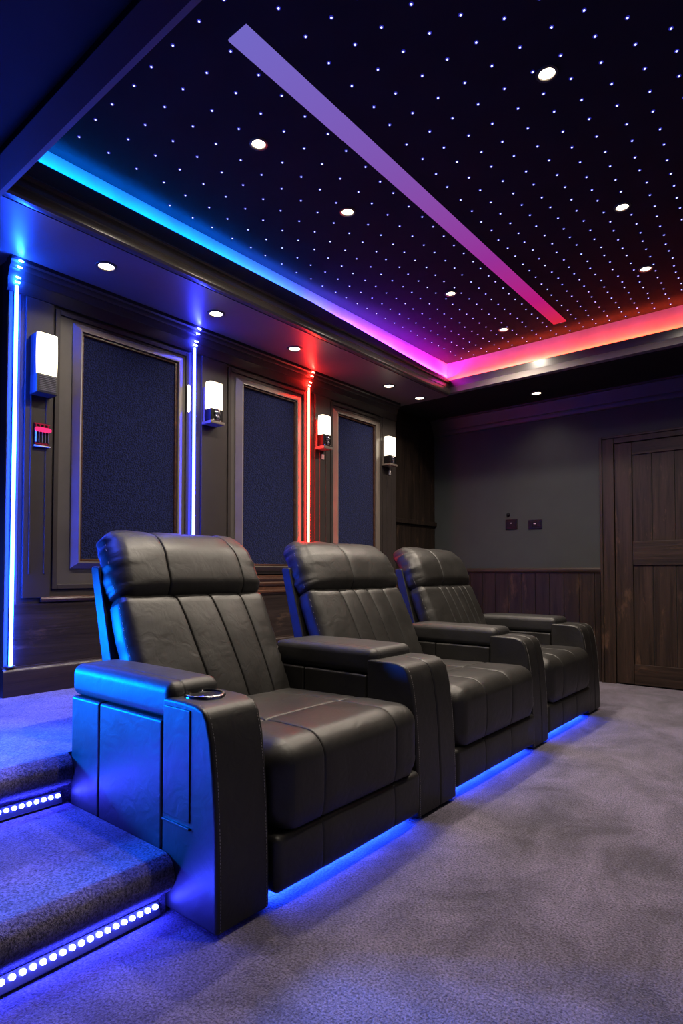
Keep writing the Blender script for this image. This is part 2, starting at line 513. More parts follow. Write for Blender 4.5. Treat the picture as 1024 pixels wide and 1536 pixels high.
mb = MB().lathe([(.0, .0), (.03, .0), (.03, .006), (.012, .010), (.010, .04), (.026, .05), (.030, .065), (.022, .08), (.0, .084)], (2.715, YB - .022, 1.03), (0, -1, 0))
mb.build('door_knob', M['grille'], dr)

# ------------------------------------------------------------------ acoustic panels
def acoustic(y0, y1, yi0, yi1, z0, z1, label):
    t = empty('acoustic_panel', (.072, (y0 + y1) / 2, z0), label, 'acoustic panel', 'acoustic panels on the panelled wall')
    zi0, zi1 = z0 + .04, z1 - .048
    xo, xi = .080, .113
    # frame: ridge at the inner edge, slopes outward; four mitred sides in one mesh
    out = [(y0, z0), (y1, z0), (y1, z1), (y0, z1)]
    inn = [(yi0, zi0), (yi1, zi0), (yi1, zi1), (yi0, zi1)]
    rid = [(yi0 - .008, zi0 - .008), (yi1 + .008, zi0 - .008), (yi1 + .008, zi1 + .008), (yi0 - .008, zi1 + .008)]
    rings = [[(.070, *p) for p in out], [(xo, *p) for p in out], [(xi, *p) for p in rid], [(xi, *p) for p in inn], [(.076, *p) for p in inn]]
    v = [q for r in rings for q in r]
    f = []
    for i in range(4):
        for k in range(4):
            k2 = (k + 1) % 4
            f.append((i * 4 + k, i * 4 + k2, i * 4 + 4 + k2, i * 4 + 4 + k))
    mb = MB().raw(v, f, smooth=False)
    mb.build('frame', M['frame'], t)
    # thin dark bead inside the frame
    mb = MB()
    b = .016
    mb.box(.078, .100, yi0, yi0 + b, zi0, zi1, bev=.004)
    mb.box(.078, .100, yi1 - b, yi1, zi0, zi1, bev=.004)
    mb.box(.078, .100, yi0 + b, yi1 - b, zi1 - b, zi1, bev=.004)
    mb.box(.078, .100, yi0 + b, yi1 - b, zi0, zi0 + b, bev=.004)
    mb.build('bead', M['redwood'], t)
    mb = MB().box(.072, .086, yi0 + b - .001, yi1 - b + .001, zi0 + b - .001, zi1 - b + .001)
    mb.build('fabric', M['navy'], t)
    return t
acoustic(1.630, 2.375, 1.670, 2.322, 1.020, 2.428, 'navy fabric acoustic panel nearest the bright blue light line, behind the near recliner')
acoustic(2.833, 3.522, 2.880, 3.445, 1.005, 2.420, 'navy fabric acoustic panel whose right frame side glows orange red')
acoustic(3.915, 4.612, 3.957, 4.505, 1.005, 2.425, 'narrow-looking navy fabric acoustic panel between the last two sconces')

# ------------------------------------------------------------------ vertical light lines
def light_line(y, mat, z0, z1, label, x=.088, name='led_light_line', upper=None):
    upper = upper or mat
    t = empty(name, (x, y, z0), label, 'led light', 'vertical led lines on the panelled wall')
    mb = MB().box(x - .0185, x - .0145, y - .030, y + .030, z0, z1)
    mb.build('reflector', M['liner'], t)
    mb = MB().box(x - .015, x - .004, y - .008, y + .008, z0, z1, bev=.002)
    mb.build('channel', M['alu'], t)
    mb = MB().tube([(x + .004, y, z0 + .006), (x + .004, y, z1 - .006)], .0085, 12)
    mb.build('light_tube', mat, t)
    mb = MB().box(x - .018, x + .016, y - .020, y + .020, z0 - .004, z0 + .005, bev=.002)
    mb.build('end_cap', M['alu'], t)
    # line carries on over the crown as glint dashes, brightened to wash the soffit
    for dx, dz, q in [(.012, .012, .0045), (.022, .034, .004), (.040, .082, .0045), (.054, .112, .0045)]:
        MB().tube([(x + dx, y - .011, z1 + dz), (x + dx, y + .011, z1 + dz)], q, 8).build('upper_glint', upper, t)
    return t
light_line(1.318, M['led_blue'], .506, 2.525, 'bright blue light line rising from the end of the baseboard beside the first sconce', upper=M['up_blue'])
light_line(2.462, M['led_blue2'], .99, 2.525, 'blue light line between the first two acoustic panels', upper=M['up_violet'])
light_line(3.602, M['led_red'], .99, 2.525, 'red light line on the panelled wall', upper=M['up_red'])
for y, m in [(.80, 'led_added'), (.35, 'led_added'), (-.20, 'led_added')]:  # unseen tubes added to throw blue on the steps and near chair
    light_line(y, M[m], PH + .12, 1.15, {.80: 'unseen blue light line added on the recessed wall just before the panelling', .35: 'unseen blue light line added on the recessed wall beside the steps'}.get(y, 'unseen blue light line added on the recessed wall farthest from the seats'), x=-.08)

# slim capsule wall light
t = empty('capsule_wall_light', (.084, 2.412, 2.16), 'slim white glowing capsule just left of the second blue light line', 'wall light')
mb = MB().box(.070, .090, 2.404, 2.420, 2.075, 2.252, bev=.004)
mb.build('back_plate', M['panel'], t)
mb = MB().lathe([(0, -.094), (.007, -.090), (.010, -.082), (.010, .082), (.007, .090), (0, .094)], (.098, 2.412, 2.162), (0, 0, 1), 14)
mb.build('light_tube', M['warmglass'], t)

# ------------------------------------------------------------------ sconces
def opal(y0, y1, z0, z1, x0, x1, parent):
    """slightly swelling square-section opal shade"""
    mb = MB()
    n = 9
    v, f = [], []
    m = 20
    for i in range(n):
        s = i / (n - 1)
        g = 1 + .05 * math.sin(math.pi * s)
        z = z0 + (z1 - z0) * s
        for k in range(m):
            t = 2 * math.pi * k / m
            c, sn = math.cos(t), math.sin(t)
            px = math.copysign(abs(c) ** .45, c); py = math.copysign(abs(sn) ** .45, sn)
            v.append(((x0 + x1) / 2 + px * (x1 - x0) / 2 * g, (y0 + y1) / 2 + py * (y1 - y0) / 2 * g, z))
    for i in range(n - 1):
        for k in range(m):
            k2 = (k + 1) % m
            f.append((i * m + k, i * m + k2, (i + 1) * m + k2, (i + 1) * m + k))
    f.append(tuple(range(m))); f.append(tuple(range((n - 1) * m, n * m)))
    mb.raw(v, f)
    return mb.build('glass_shade', M['warmglass'], parent, 60)

# first sconce: box back, ribbed base
y0, y1 = 1.394, 1.507
t = empty('wall_sconce', (.085, 1.450, 1.955), 'lit wall sconce with square ribbed base above the pink plaque', 'wall lamp', 'sconces on the panelled wall')
MB().box(.083, .150, y0 + .002, y1 - .004, 2.055, 2.284, bev=.004).build('back_plate', M['plastic'], t)
opal(y0 + .004, y1 - .002, 2.062, 2.284, .146, .168, t)
mb = MB().box(.083, .172, y0, y1, 1.958, 2.060, bev=.005)
b = mb.build('base', M['plastic'], t)
mb = MB()
for k in range(9):
    z = 1.970 + k * .0095
    mb.box(.171, .177, y0 + .012, y1 - .012, z, z + .0055, bev=.0015)
mb.build('grille', M['grille'], b)

def fancy_sconce(y0, y1, zt, zg, zb, x0, label):
    ym = (y0 + y1) / 2
    t = empty('wall_sconce', (x0, ym, zb), label, 'wall lamp', 'sconces on the panelled wall')
    MB().box(x0 - .002, x0 + .018, y0 + .004, y1 - .004, zb, zt - .03, bev=.004).build('back_plate', M['frame'], t)
    opal(y0, y1, zg, zt, x0 + .022, x0 + .085, t)
    h = zg - zb
    mb = MB()
    mb.box(x0 + .018, x0 + .088, y0 + .004, y1 - .004, zb + h * .22, zg + .004, bev=.006)
    b = mb.build('base', M['switch'], t)
    mb = MB().lathe([(0, 0), (.026, 0), (.026, .006), (.018, .012), (.012, .018), (0, .020)], (x0 + .088, ym, zg - h * .24), (1, 0, 0), 20)
    mb.lathe([(0, 0), (.016, 0), (.018, .008), (.010, .016), (0, .018)], (x0 + .088, ym, zg - h * .55), (1, 0, 0), 18)
    mb.box(x0 + .086, x0 + .091, y0 + .014, y1 - .014, zb + h * .24, zb + h * .30, bev=.002)
    mb.build('knob', M['chrome'], b)
    MB().box(x0 - .002, x0 + .098, y0 - .004, y1 + .004, zb, zb + h * .20, bev=.004).build('shelf', M['frame'], t)
    return t
fancy_sconce(2.535, 2.648, 2.300, 2.112, 2.010, .085, 'lit wall sconce with chrome knobs just right of the second blue light line')
fancy_sconce(3.690, 3.797, 2.305, 2.141, 2.023, .085, 'lit wall sconce with chrome knobs just right of the red light line')
fancy_sconce(4.634, 4.754, 2.292, 2.108, 2.013, .085, 'lit wall sconce at the far end of the panelled wall')

# small white switches below the last two sconces
for y, z, lb in [(3.783, 1.974, 'small white switch below the sconce beside the red light line'), (4.765, 1.965, 'small white switch below the sconce at the far end of the panelled wall')]:
    t = empty('wall_switch', (.085, y, z - .02), lb, 'switch', 'white switches below the sconces')
    MB().box(.083, .090, y - .016, y + .016, z - .022, z + .022, bev=.003).build('plate', M['white'], t)
    MB().box(.089, .094, y - .007, y + .007, z - .011, z + .011, bev=.002).build('rocker', M['white'], t)

# pink lit plaque
t = empty('neon_plaque', (.09, 1.459, 1.676), 'small pink glowing plaque with thin rods on the pilaster under the first sconce', 'plaque')
py0, py1 = 1.419, 1.499
MB().box(.088, .093, py0, py1, 1.678, 1.812, bev=.002).build('back_plate', M['switch'], t)
MB().lathe([(0, -.044), (.009, -.041), (.0125, -.032), (.0125, .032), (.009, .041), (0, .044)], (.108, 1.459, 1.773), (0, 1, 0), 16).build('neon_bar', M['pink'], t)
mb = MB()
mb.box(.093, .100, py0, py1, 1.803, 1.808)
for k in range(4):
    y = 1.427 + k * .0213
    mb.box(.094, .099, y - .002, y + .002, 1.776, 1.806)
mb.build('bracket', M['pinkdim'], t)
mb = MB()
for k in range(5):
    y = 1.426 + k * .0165
    mb.tube([(.098, y, 1.705), (.098, y, 1.768)], .0014, 6)
mb.build('rod', M['alu'], t)
mb = MB()
rr = random.Random(3)
y = 1.423
while y < 1.493:
    w = rr.uniform(.003, .006); h = rr.uniform(.006, .011)
    mb.box(.0925, .0945, y, y + w, 1.694, 1.694 + h)
    if rr.random() < .5: mb.box(.0925, .0945, y, y + w + .002, 1.694, 1.6965)
    y += w + rr.uniform(.0018, .0035)
mb.build('lettering', M['pinkdim'], t)
MB().box(.090, .108, py0 - .001, py1 + .001, 1.681, 1.687, bev=.001).build('shelf', M['white'], t)

# black controls on the back wall
def wall_control(x0, x1, z0, z1, label, n):
    t = empty('wall_control', ((x0 + x1) / 2, YB, z0), label, 'switch', 'black controls on the charcoal wall')
    MB().box(x0, x1, YB - .012, YB + .001, z0, z1, bev=.003).build('plate', M['switch'], t)
    mb = MB()
    for k in range(n):
        a = x0 + .012 + k * (x1 - x0 - .024) / n
        mb.box(a + .002, a + (x1 - x0 - .024) / n - .002, YB - .017, YB - .011, z0 + .02, z1 - .018, bev=.002)
    mb.build('button', M['switch'], t)
    mb = MB().box((x0 + x1) / 2 - .010, (x0 + x1) / 2 + .010, YB - .0185, YB - .0165, z1 - .042, z1 - .036)
    mb.build('indicator', M['white'], t)
    return t
wall_control(.832, .955, 1.432, 1.532, 'squarish black control plate below a small black sensor on the charcoal wall', 2)
wall_control(1.070, 1.208, 1.426, 1.514, 'wide black control plate nearer the door on the charcoal wall', 3)
mb = MB().lathe([(0, 0), (.018, 0), (.020, .006), (.014, .016), (0, .020)], (.860, YB + .001, 1.580), (0, -1, 0), 18)
o = mb.build('wall_sensor', M['switch']); tag(o, 'tiny black round sensor above the squarish control plate', 'sensor')

# ------------------------------------------------------------------ downlights
def downlight_proto(r):
    t = empty('downlight', (0, 0, 0), 'x', 'downlight')
    MB().lathe([(r * .80, .010), (r * .80, -.002), (r * .86, -.006), (r * 1.12, -.005), (r * 1.16, 0), (r * 1.16, .004), (r * .9, .010)], (0, 0, 0), (0, 0, 1), 32).build('bezel', M['trim'], t)
    MB().lathe([(0, .006), (r * .80, .006), (r * .80, .0), (r * .6, -.003), (0, -.004)], (0, 0, 0), (0, 0, 1), 28).build('lens', M['lens'], t)
    return t
sof = [(.395, 1.655, 'soffit downlight nearest the bright blue light line'),
       (.378, 2.415, 'soffit downlight above the second blue light line'),
       (.345, 3.172, 'soffit downlight just before the red light line'),
       (.368, 4.351, 'soffit downlight above the farthest acoustic panel'),
       (.380, 4.841, 'soffit downlight in front of the dark corner recess')]
cei = [(1.408, 1.835, 'star ceiling downlight nearest the blue cove, between strip and wall'),
       (1.395, 2.500, 'second star ceiling downlight from the board along the wall side of the strip'),
       (1.352, 3.710, 'third star ceiling downlight from the board along the wall side of the strip'),
       (1.370, 4.540, 'star ceiling downlight closest to the magenta corner of the cove'),
       (2.574, 2.295, 'brightest and nearest star ceiling downlight on the far side of the strip from the wall'),
       (2.564, 3.410, 'middle star ceiling downlight on the far side of the strip from the wall'),
       (2.500, 4.210, 'star ceiling downlight nearest the orange red cove')]
ptA = ptC = None
P_BLUE, P_FLOOD = 1100, 600
W_SOF, W_CEI, W_BACK = 13, 92, 12
def spot(parent, loc, power, ang, name='downlight_beam', col=(1, .86, .70), tgt=None):
    l = bpy.data.lights.new(name, 'SPOT'); l.energy = power; l.color = col
    l.spot_size = R(ang); l.spot_blend = 1.; l.shadow_soft_size = .035
    o = bpy.data.objects.new(name, l); COL.objects.link(o); o.parent = parent; o.location = loc
    return o
for i, (x, y, lb) in enumerate(sof + [(1.300, 5.400, 'lone downlight in the black soffit over the charcoal back wall')]):
    if ptA is None:
        ptA = downlight_proto(.050); ptA.location = (x, y, ZS); ptA['label'] = lb; ptA['group'] = 'soffit downlights'
        t = ptA
    else:
        t = copy_thing(ptA, (x, y, ZS), lb)
for i, (x, y, lb) in enumerate(cei):
    if ptC is None:
        ptC = downlight_proto(.037); ptC.location = (x, y, ZC); ptC['label'] = lb; ptC['group'] = 'star ceiling downlights'
    else:
        copy_thing(ptC, (x, y, ZC), lb)
for o in list(COL.objects):
    if o.name.startswith('downlight') and o.type == 'EMPTY':
        back = o.location.y > 5.2
        top = o.location.z > 2.8
        spot(o, (0, 0, -.02), (W_CEI * (1.2 if o.location.x < 2 else 1.)) if top else (W_BACK if back else W_SOF), 160 if top else 130)
# the same fittings in the part of the room behind and beside the viewpoint
for x, y in [(2.57, 1.45), (3.6, 2.3), (3.6, 3.6), (3.55, 1.5)]:
    t = copy_thing(ptC, (x, y, ZC), 'star ceiling downlight over the open carpet near the screen side'); t['group'] = 'star ceiling downlights'
    spot(t, (0, 0, -.02), W_CEI * (.8 if x < 3 else .06), 130)
for x, y in [(4.3, .4), (4.3, 3.2)]:
    t = copy_thing(ptA, (x, y, ZS), 'soffit downlight along the screen side of the room'); t['group'] = 'soffit downlights'
    spot(t, (0, 0, -.02), W_SOF, 125)

# unseen blue fittings added to light the steps: downlights in the near soffit and low floods on the recessed wall
M['blue_lens'] = glow('added_blue_lens', (.02, .14, 1.), 20, False)
pb = None
for x, y, lb in [(.55, .55, 'unseen blue downlight added over the platform near the panelling'), (.75, .15, 'unseen blue downlight added over the upper step edge'), (.55, -.55, 'unseen blue downlight added over the platform farthest from the seats')]:
    if pb is None:
        pb = t = empty('added_downlight', (x, y, ZS), lb, 'downlight', 'added blue downlights over the steps')
        MB().lathe([(.040, .010), (.040, -.002), (.058, -.005), (.058, .004), (.045, .010)], (x, y, ZS), (0, 0, 1), 28).build('bezel', M['trim'], t)
        MB().lathe([(0, .006), (.040, .006), (.040, .0), (0, -.003)], (x, y, ZS), (0, 0, 1), 24).build('lens', M['blue_lens'], t)
    else:
        t = copy_thing(pb, (x, y, ZS), lb)
    spot(t, (0, 0, -.02), P_BLUE, 74, 'added_beam', (.035, .085, 1.))
pf = None  # unseen floods added to turn the near chair's side blue
for x, y, z, lb in [(-.06, -.35, .80, 'unseen blue flood added low on the recessed wall, farthest from the seats'), (-.06, .05, .80, 'unseen blue flood added low on the recessed wall, middle one'), (-.06, .45, .80, 'unseen blue flood added low on the recessed wall, closest to the seats')]:
    if pf is None:
        pf = t = empty('added_flood_light', (x, y, z), lb, 'added flood light', 'added blue floods low on the recessed wall')
        MB().box(x - .04, x + .004, y - .06, y + .06, z - .04, z + .04, bev=.006).build('housing', M['plastic'], t)
        MB().box(x + .002, x + .007, y - .052, y + .052, z - .032, z + .032, bev=.002).build('lens', M['blue_lens'], t)
    else:
        t = copy_thing(pf, (x, y, z), lb)
    l = spot(t, (.02, 0, 0), P_FLOOD, 56, 'added_flood_beam', (.0, .135, 1.))
    l.data.shadow_soft_size = .10
    d = Vector((1.62, 1.02, .42)) - Vector((x, y, z))
    l.rotation_euler = d.to_track_quat('-Z', 'Y').to_euler()

# ------------------------------------------------------------------ ceiling strip light
mb = MB().box(1.724, 1.822, 1.395, 4.690, ZC - .008, ZC + .004)
o = mb.build('ceiling_strip_light', M['strip'])
tag(o, 'long straight lavender to red light strip set in the star ceiling', 'strip light')

# ------------------------------------------------------------------ star points
sm = MB().lathe([(.0042, .0), (.0040, -.002), (.0028, -.004), (0, -.0046)], (0, 0, 0), (0, 0, 1), 10, 0)
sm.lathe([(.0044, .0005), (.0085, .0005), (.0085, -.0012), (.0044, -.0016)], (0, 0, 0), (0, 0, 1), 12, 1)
proto = sm.build('star_light', [M['star_core'], M['star_halo']])
star_mesh = proto.data
bpy.data.objects.remove(proto)
from bpy_extras.object_utils import world_to_camera_view
bpy.context.view_layer.update()
SC.render.pixel_aspect_x  # frame is 1024 x 1536
def in_frame(p):
    f = Vector((-math.sin(R(39.6)), math.cos(R(39.6)), 0)); r = Vector((f.y, -f.x, 0)); q = math.atan(27 / 898)
    d = Vector(p) - CAMP
    fw = d.dot(f) * math.cos(q) + d.z * math.sin(q); up = -d.dot(f) * math.sin(q) + d.z * math.cos(q)
    if fw < .1: return False
    u, v = 512 + 898 * d.dot(r) / fw, 831 - 898 * up / fw
    return -6 < u < 1030 and -6 < v < 1542
stars = []
rs = random.Random(11)
ny = [1.14, 1.285, 1.43, 1.57, 1.71, 1.85, 1.99, 2.127, 2.265, 2.40, 2.53, 2.665, 2.796, 2.922]
while ny[-1] < TY1 - .02:
    k = min(1., (ny[-1] - 2.9) / 1.7)
    ny.append(ny[-1] + .125 - .026 * k)
nx = [1.404 - .145 * k for k in range(5, 0, -1)] + [1.404, 1.549, 1.695, 1.830]
while nx[-1] < 4.0: nx.append(nx[-1] + .1235)
for y in ny:
    k = (y - 1.4) / 3.2
    for x0 in nx:
        x = x0 + (1.892 + (x0 - 1.959) * .865 - x0) * k
        px, py = x + rs.uniform(-.007, .007), y + (.0 if x0 < 2.5 else -.018) + rs.uniform(-.007, .007)
        ok = .69 < px < 3.86 and not (1.712 < px < 1.834 and 1.38 < py < 4.70)
        for (dx, dy) in [(c[0], c[1]) for c in cei] + [(2.57, 1.45), (3.6, 2.3), (3.6, 3.6), (3.55, 1.5)]:
            if math.hypot(px - dx, py - dy) < .05: ok = False
        if ok: stars.append((px, py, ZC))
vis = sorted([p for p in stars if in_frame(p)], key=lambda p: (Vector(p) - CAMP).length)
rest = vis[300:] + [p for p in stars if not in_frame(p)]
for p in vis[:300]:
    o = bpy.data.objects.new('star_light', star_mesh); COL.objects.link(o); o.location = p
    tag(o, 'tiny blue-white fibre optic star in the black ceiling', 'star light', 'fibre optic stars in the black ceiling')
mb = MB()
bmr = mb.bm
src = bmesh.new(); src.from_mesh(star_mesh)
for p in rest:
    vm = {}
    for v in src.verts:
        vm[v.index] = bmr.verts.new(v.co + Vector(p))
    for fc in src.faces:
        nf = bmr.faces.new([vm[v.index] for v in fc.verts]); nf.material_index = fc.material_index; nf.smooth = True
src.free()
o = mb.build('distant_star_lights', [M['star_core'], M['star_halo']])
tag(o, 'dense field of tiny blue-white stars towards the red end of the black ceiling', 'star lights', None, 'stuff')

# ------------------------------------------------------------------ cove tape (light only reaches the room over the lip)
def area(name, loc, sx, sy, power, col, rot=(0, 0, 0), spread=180):
    l = bpy.data.lights.new(name, 'AREA'); l.shape = 'RECTANGLE'; l.size = sx; l.size_y = sy
    l.energy = power; l.color = col; l.spread = R(spread)
    o = bpy.data.objects.new(name, l); COL.objects.link(o); o.location = loc; o.rotation_euler = rot
    return o
def lerp_stops(stops, s):
    for (p0, c0), (p1, c1) in zip(stops[:-1], stops[1:]):
        if s <= p1:
            k = (s - p0) / (p1 - p0)
            return tuple(a + (b - a) * k for a, b in zip(c0, c1))
    return stops[-1][1]
LEFT = [(0., (0., .18, 1.)), (.3, (0., .15, 1.)), (.48, (.03, .10, 1.)), (.62, (.16, .055, 1.)), (.8, (.36, .02, .9)), (.93, (.65, .01, .62)), (1., (.85, .01, .30))]
BACK = [(0., (1., .03, .06)), (.1, (1., .075, .022)), (1., (1., .070, .016))]
P_COVE = 17
n = 14
for i in range(n):
    s = (i + .5) / n
    area('cove_tape', (.630, TY0 + (TY1 - TY0 + .03) * s, 2.835), .026, (TY1 - TY0) / n, P_COVE * (TY1 - TY0) / n, lerp_stops(LEFT, s), (R(180), 0, 0))
n = 8
for i in range(n):
    s = (i + .5) / n
    area('cove_tape', (TX0 + (TX1 - TX0) * s, TY1 + .028, 2.765), (TX1 - TX0) / n, .022, P_COVE * .8 * (TX1 - TX0) / n, lerp_stops(BACK, s), (R(180), 0, 0))

# ------------------------------------------------------------------ step light strips
def step_light(x, z, ya, yb, n, label, dip):
    t = empty('step_light_strip', (x, (ya + yb) / 2, z), label, 'led strip', 'led strips under the step nosings')
    mb = MB().prism([(x - .004, z), (x + .014, z), (x + .016, z + .004), (x + .010, z + .022), (x + .006, z + .040), (x - .004, z + .040)], 'y', ya, yb)
    mb.build('channel', M['alu'], t)
    proto = None
    d = (yb - ya) / n
    for k in range(n):
        y = ya + d * (k + .5)
        if proto is None:
            mb = MB()
            mb.box(x + .0055, x + .0165, y - d * .28, y + d * .28, z + .021, z + .034, bev=.0055, seg=4)
            proto = mb.build('diode', M['diode'], t)
        else:
            c = proto.copy(); COL.objects.link(c); c.location.y = proto.location.y + d * k
    return t
step_light(1.876, .006, .10, 1.025, 38, 'bright blue-white led strip under the lower step nosing', 0)
step_light(1.270, .181, .10, 1.025, 38, 'bright blue-white led strip under the platform edge above the lower step', 0)

# ------------------------------------------------------------------ recliners
def smooth01(t):
    t = max(0., min(1., t)); return t * t * (3 - 2 * t)

def grid_lines(lo, hi, n, r, seams, fine):
    g = [lo + (hi - lo) * i / n for i in range(n + 1)]
    for k in (.12, .3, .5, .75, 1.):
        g += [lo + r * k, hi - r * k]
    for s in seams:
        g += [s + q * fine for q in (-3, -2, -1.2, -.6, 0, .6, 1.2, 2, 3)]
    g = sorted(x for x in g if lo - 1e-6 <= x <= hi + 1e-6)
    out = [g[0]]
    for x in g[1:]:
        if x - out[-1] > 7e-4: out.append(x)
    out[-1] = hi
    return out

def cushion(W, H, T, r, O, A, B, N, seams=(), cross=(), bulge=.02, slant=0., wrinkle=0., seed=0, depth=.007, fine=.0032, warp=None, na=26, nb=20, puff=.0):
    """upholstered block: a across (axis A), b along (axis B), outer face towards N; seams = positions across,
    cross = positions along. Returns (verts, faces, point function)."""
    O, A, B, N = Vector(O), Vector(A), Vector(B), Vector(N)
    la = grid_lines(-W / 2, W / 2, na, r, seams, fine)
    lb = grid_lines(0, H, nb, r, cross, fine)
    lw = grid_lines(-T, 0, 4, r, (), fine)
    def pt(a, b, w):
        qa = max(-W / 2 + r, min(W / 2 - r, a)); qb = max(r, min(H - r, b)); qw = max(-T + r, min(-r, w))
        d = Vector((a - qa, b - qb, w - qw))
        L = d.length
        nrm = d / L if L > 1e-9 else Vector((0, 0, 1))
        p = Vector((qa, qb, qw)) + nrm * r
        fa = 2 * p.x / W; fb = 2 * p.y / H - 1; fw = 2 * (p.z + T) / T - 1
        # crown on the outer face, softer swelling on the rims
        p.z += bulge * (1 - abs(fa) ** 3.2) * (1 - abs(fb) ** 3.2) * max(0., nrm.z)
        p.x += puff * nrm.x * (1 - fb * fb) * (1 - fw * fw)
        p.y += puff * nrm.y * (1 - fa ** 4) * (1 - fw * fw)
        dd = 0.
        vis = max(0., nrm.z) + max(0., abs(nrm.y))
        for s in seams:
            q = (a - s) / fine
            if abs(q) < 12: dd += depth * (.62 * math.exp(-q * q * 1.1) + .38 * math.exp(-(q / 4.5) ** 2))
        for s in cross:
            q = (b - s) / fine
            if abs(q) < 12: dd += depth * (.62 * math.exp(-q * q * 1.1) + .38 * math.exp(-(q / 4.5) ** 2))
        p -= nrm * dd * min(1., vis)
        if wrinkle:
            e = abs(fa) ** 5
            t = abs(fb) ** 6
            q = noise.noise(Vector((p.x * 5 + seed, p.y * 34, p.z * 6))) + .6 * noise.noise(Vector((p.x * 9 - seed, p.y * 60, 3.1)))
            q2 = noise.noise(Vector((p.x * 34 + seed * 2, p.y * 7, 1.7)))
            soft = noise.noise(Vector((p.x * 7 + seed * 3, p.y * 7, p.z * 7)))
            p += nrm * wrinkle * (q * e * .9 + q2 * t * .5 + soft * .45) * (1 if nrm.z > -.5 else 0)
        p.x += slant * (p.y / H - .5) * (1 - (2 * p.x / W) ** 2)
        if warp: p = warp(p, nrm)
        return O + A * p.x + B * p.y + N * p.z
    idx, v, f = {}, [], []
    def vid(i, j, k):
        if (i, j, k) not in idx:
            idx[(i, j, k)] = len(v); v.append(pt(la[i], lb[j], lw[k]))
        return idx[(i, j, k)]
    I, J, K = len(la) - 1, len(lb) - 1, len(lw) - 1
    for i in range(I):
        for j in range(J):
            for k in (0, K):
                f.append((vid(i, j, k), vid(i + 1, j, k), vid(i + 1, j + 1, k), vid(i, j + 1, k)))
    for i in range(I):
        for k in range(K):
            for j in (0, J):
                f.append((vid(i, j, k), vid(i + 1, j, k), vid(i + 1, j, k + 1), vid(i, j, k + 1)))
    for j in range(J):
        for k in range(K):
            for i in (0, I):
                f.append((vid(i, j, k), vid(i, j + 1, k), vid(i, j + 1, k + 1), vid(i, j, k + 1)))
    return v, f, pt

def dashes(pts, step=.009, ln=.0055, r=.0007):
    mb = MB()
    pts = [Vector(p) for p in pts]
    acc = 0.
    for a, b in zip(pts[:-1], pts[1:]):
        L = (b - a).length; d = (b - a).normalized()
        s = -acc
        while s + ln < L:
            if s >= 0: mb.tube([a + d * s, a + d * (s + ln)], r, 5)
            s += step
        acc = L - s if s < L else 0.
    return mb

def front_profile(xb, dx, ztop=.622):
    return [(xb, .012), (2.112 + dx, .012), (2.112 + dx, .15), (2.106 + dx, .30), (2.096 + dx, .43), (2.082 + dx, .53), (2.066 + dx, .585),
            (2.046 + dx, .611), (2.010 + dx, ztop), (1.96 + dx, ztop + .003), (xb, ztop + .003)]

def make_arm(root, y0, y1, dx, cup, double, seed):
    xb = 1.852 + dx
    mid = (y0 + y1) / 2
    mb = MB()
    mb.box(1.290 + dx, 1.4815 + dx, y0, y1, .012, .556, bev=.010, seg=3)
    mb.box(1.4845 + dx, xb - .002, y0, y1, .012, .556, bev=.010, seg=3)
    arm = mb.build('arm', M['leather'], root)
    # front block, one or two upholstered slabs with a seam between
    mb = MB()
    pf = front_profile(xb, dx)
    cuts = [(y0, y1)] if not double else [(y0, y0 + (y1 - y0) * .56), (y0 + (y1 - y0) * .56 + .001, y1)]
    for a, b in cuts:
        mb.prism(pf, 'y', a, b, bev=.011, seg=3)
    blk = mb.build('front_block', M['leather'], arm, 35)
    # seam across the top of the block
    # lid
    W, H, T = y1 - y0 - .006, .612, .112
    v, f, pt = cushion(W, H, T, .034, (1.276 + dx, mid, .668), (0, 1, 0), (1, 0, 0), (0, 0, 1), seams=(-W / 2 + .052,), bulge=.006, wrinkle=.0015, seed=seed, depth=.003, na=10, nb=14)
    lid = MB().raw(v, f).build('armrest_lid', M['lid'], arm, 60)
    # stitch rows: along both front edges of the block and round the lid
    st = []
    for yy in (y0 + .014, y1 - .014):
        st.append([(x + .0012, yy, z) for (x, z) in pf[1:9]])
    for line in st:
        dashes(line).build('stitching', M['thread'], arm)
    if cup:
        c = (1.935 + dx, mid - .004, .6255)
        mb = MB().lathe([(.0495, -.002), (.0495, .005), (.052, .0085), (.056, .009), (.060, .007), (.0625, .003), (.063, -.002)], c, (0, 0, 1), 44, 0, False)
        mb.lathe([(0, .001), (.030, .001), (.047, .0015), (.050, .004)], c, (0, 0, 1), 44, 1, False)
        mb.build('cup_holder', [M['chrome'], M['switch']], arm)
        # pocket panel on the outer side
        mb = MB().box(xb + .012, 1.992 + dx, y0 - .004, y0 + .01, .286, .604, bev=.003)
        mb.box(xb + .010, 1.994 + dx, y0 - .007, y0 + .008, .266, .274, bev=.002)
        mb.build('side_pocket', M['leather'], arm)
    return arm

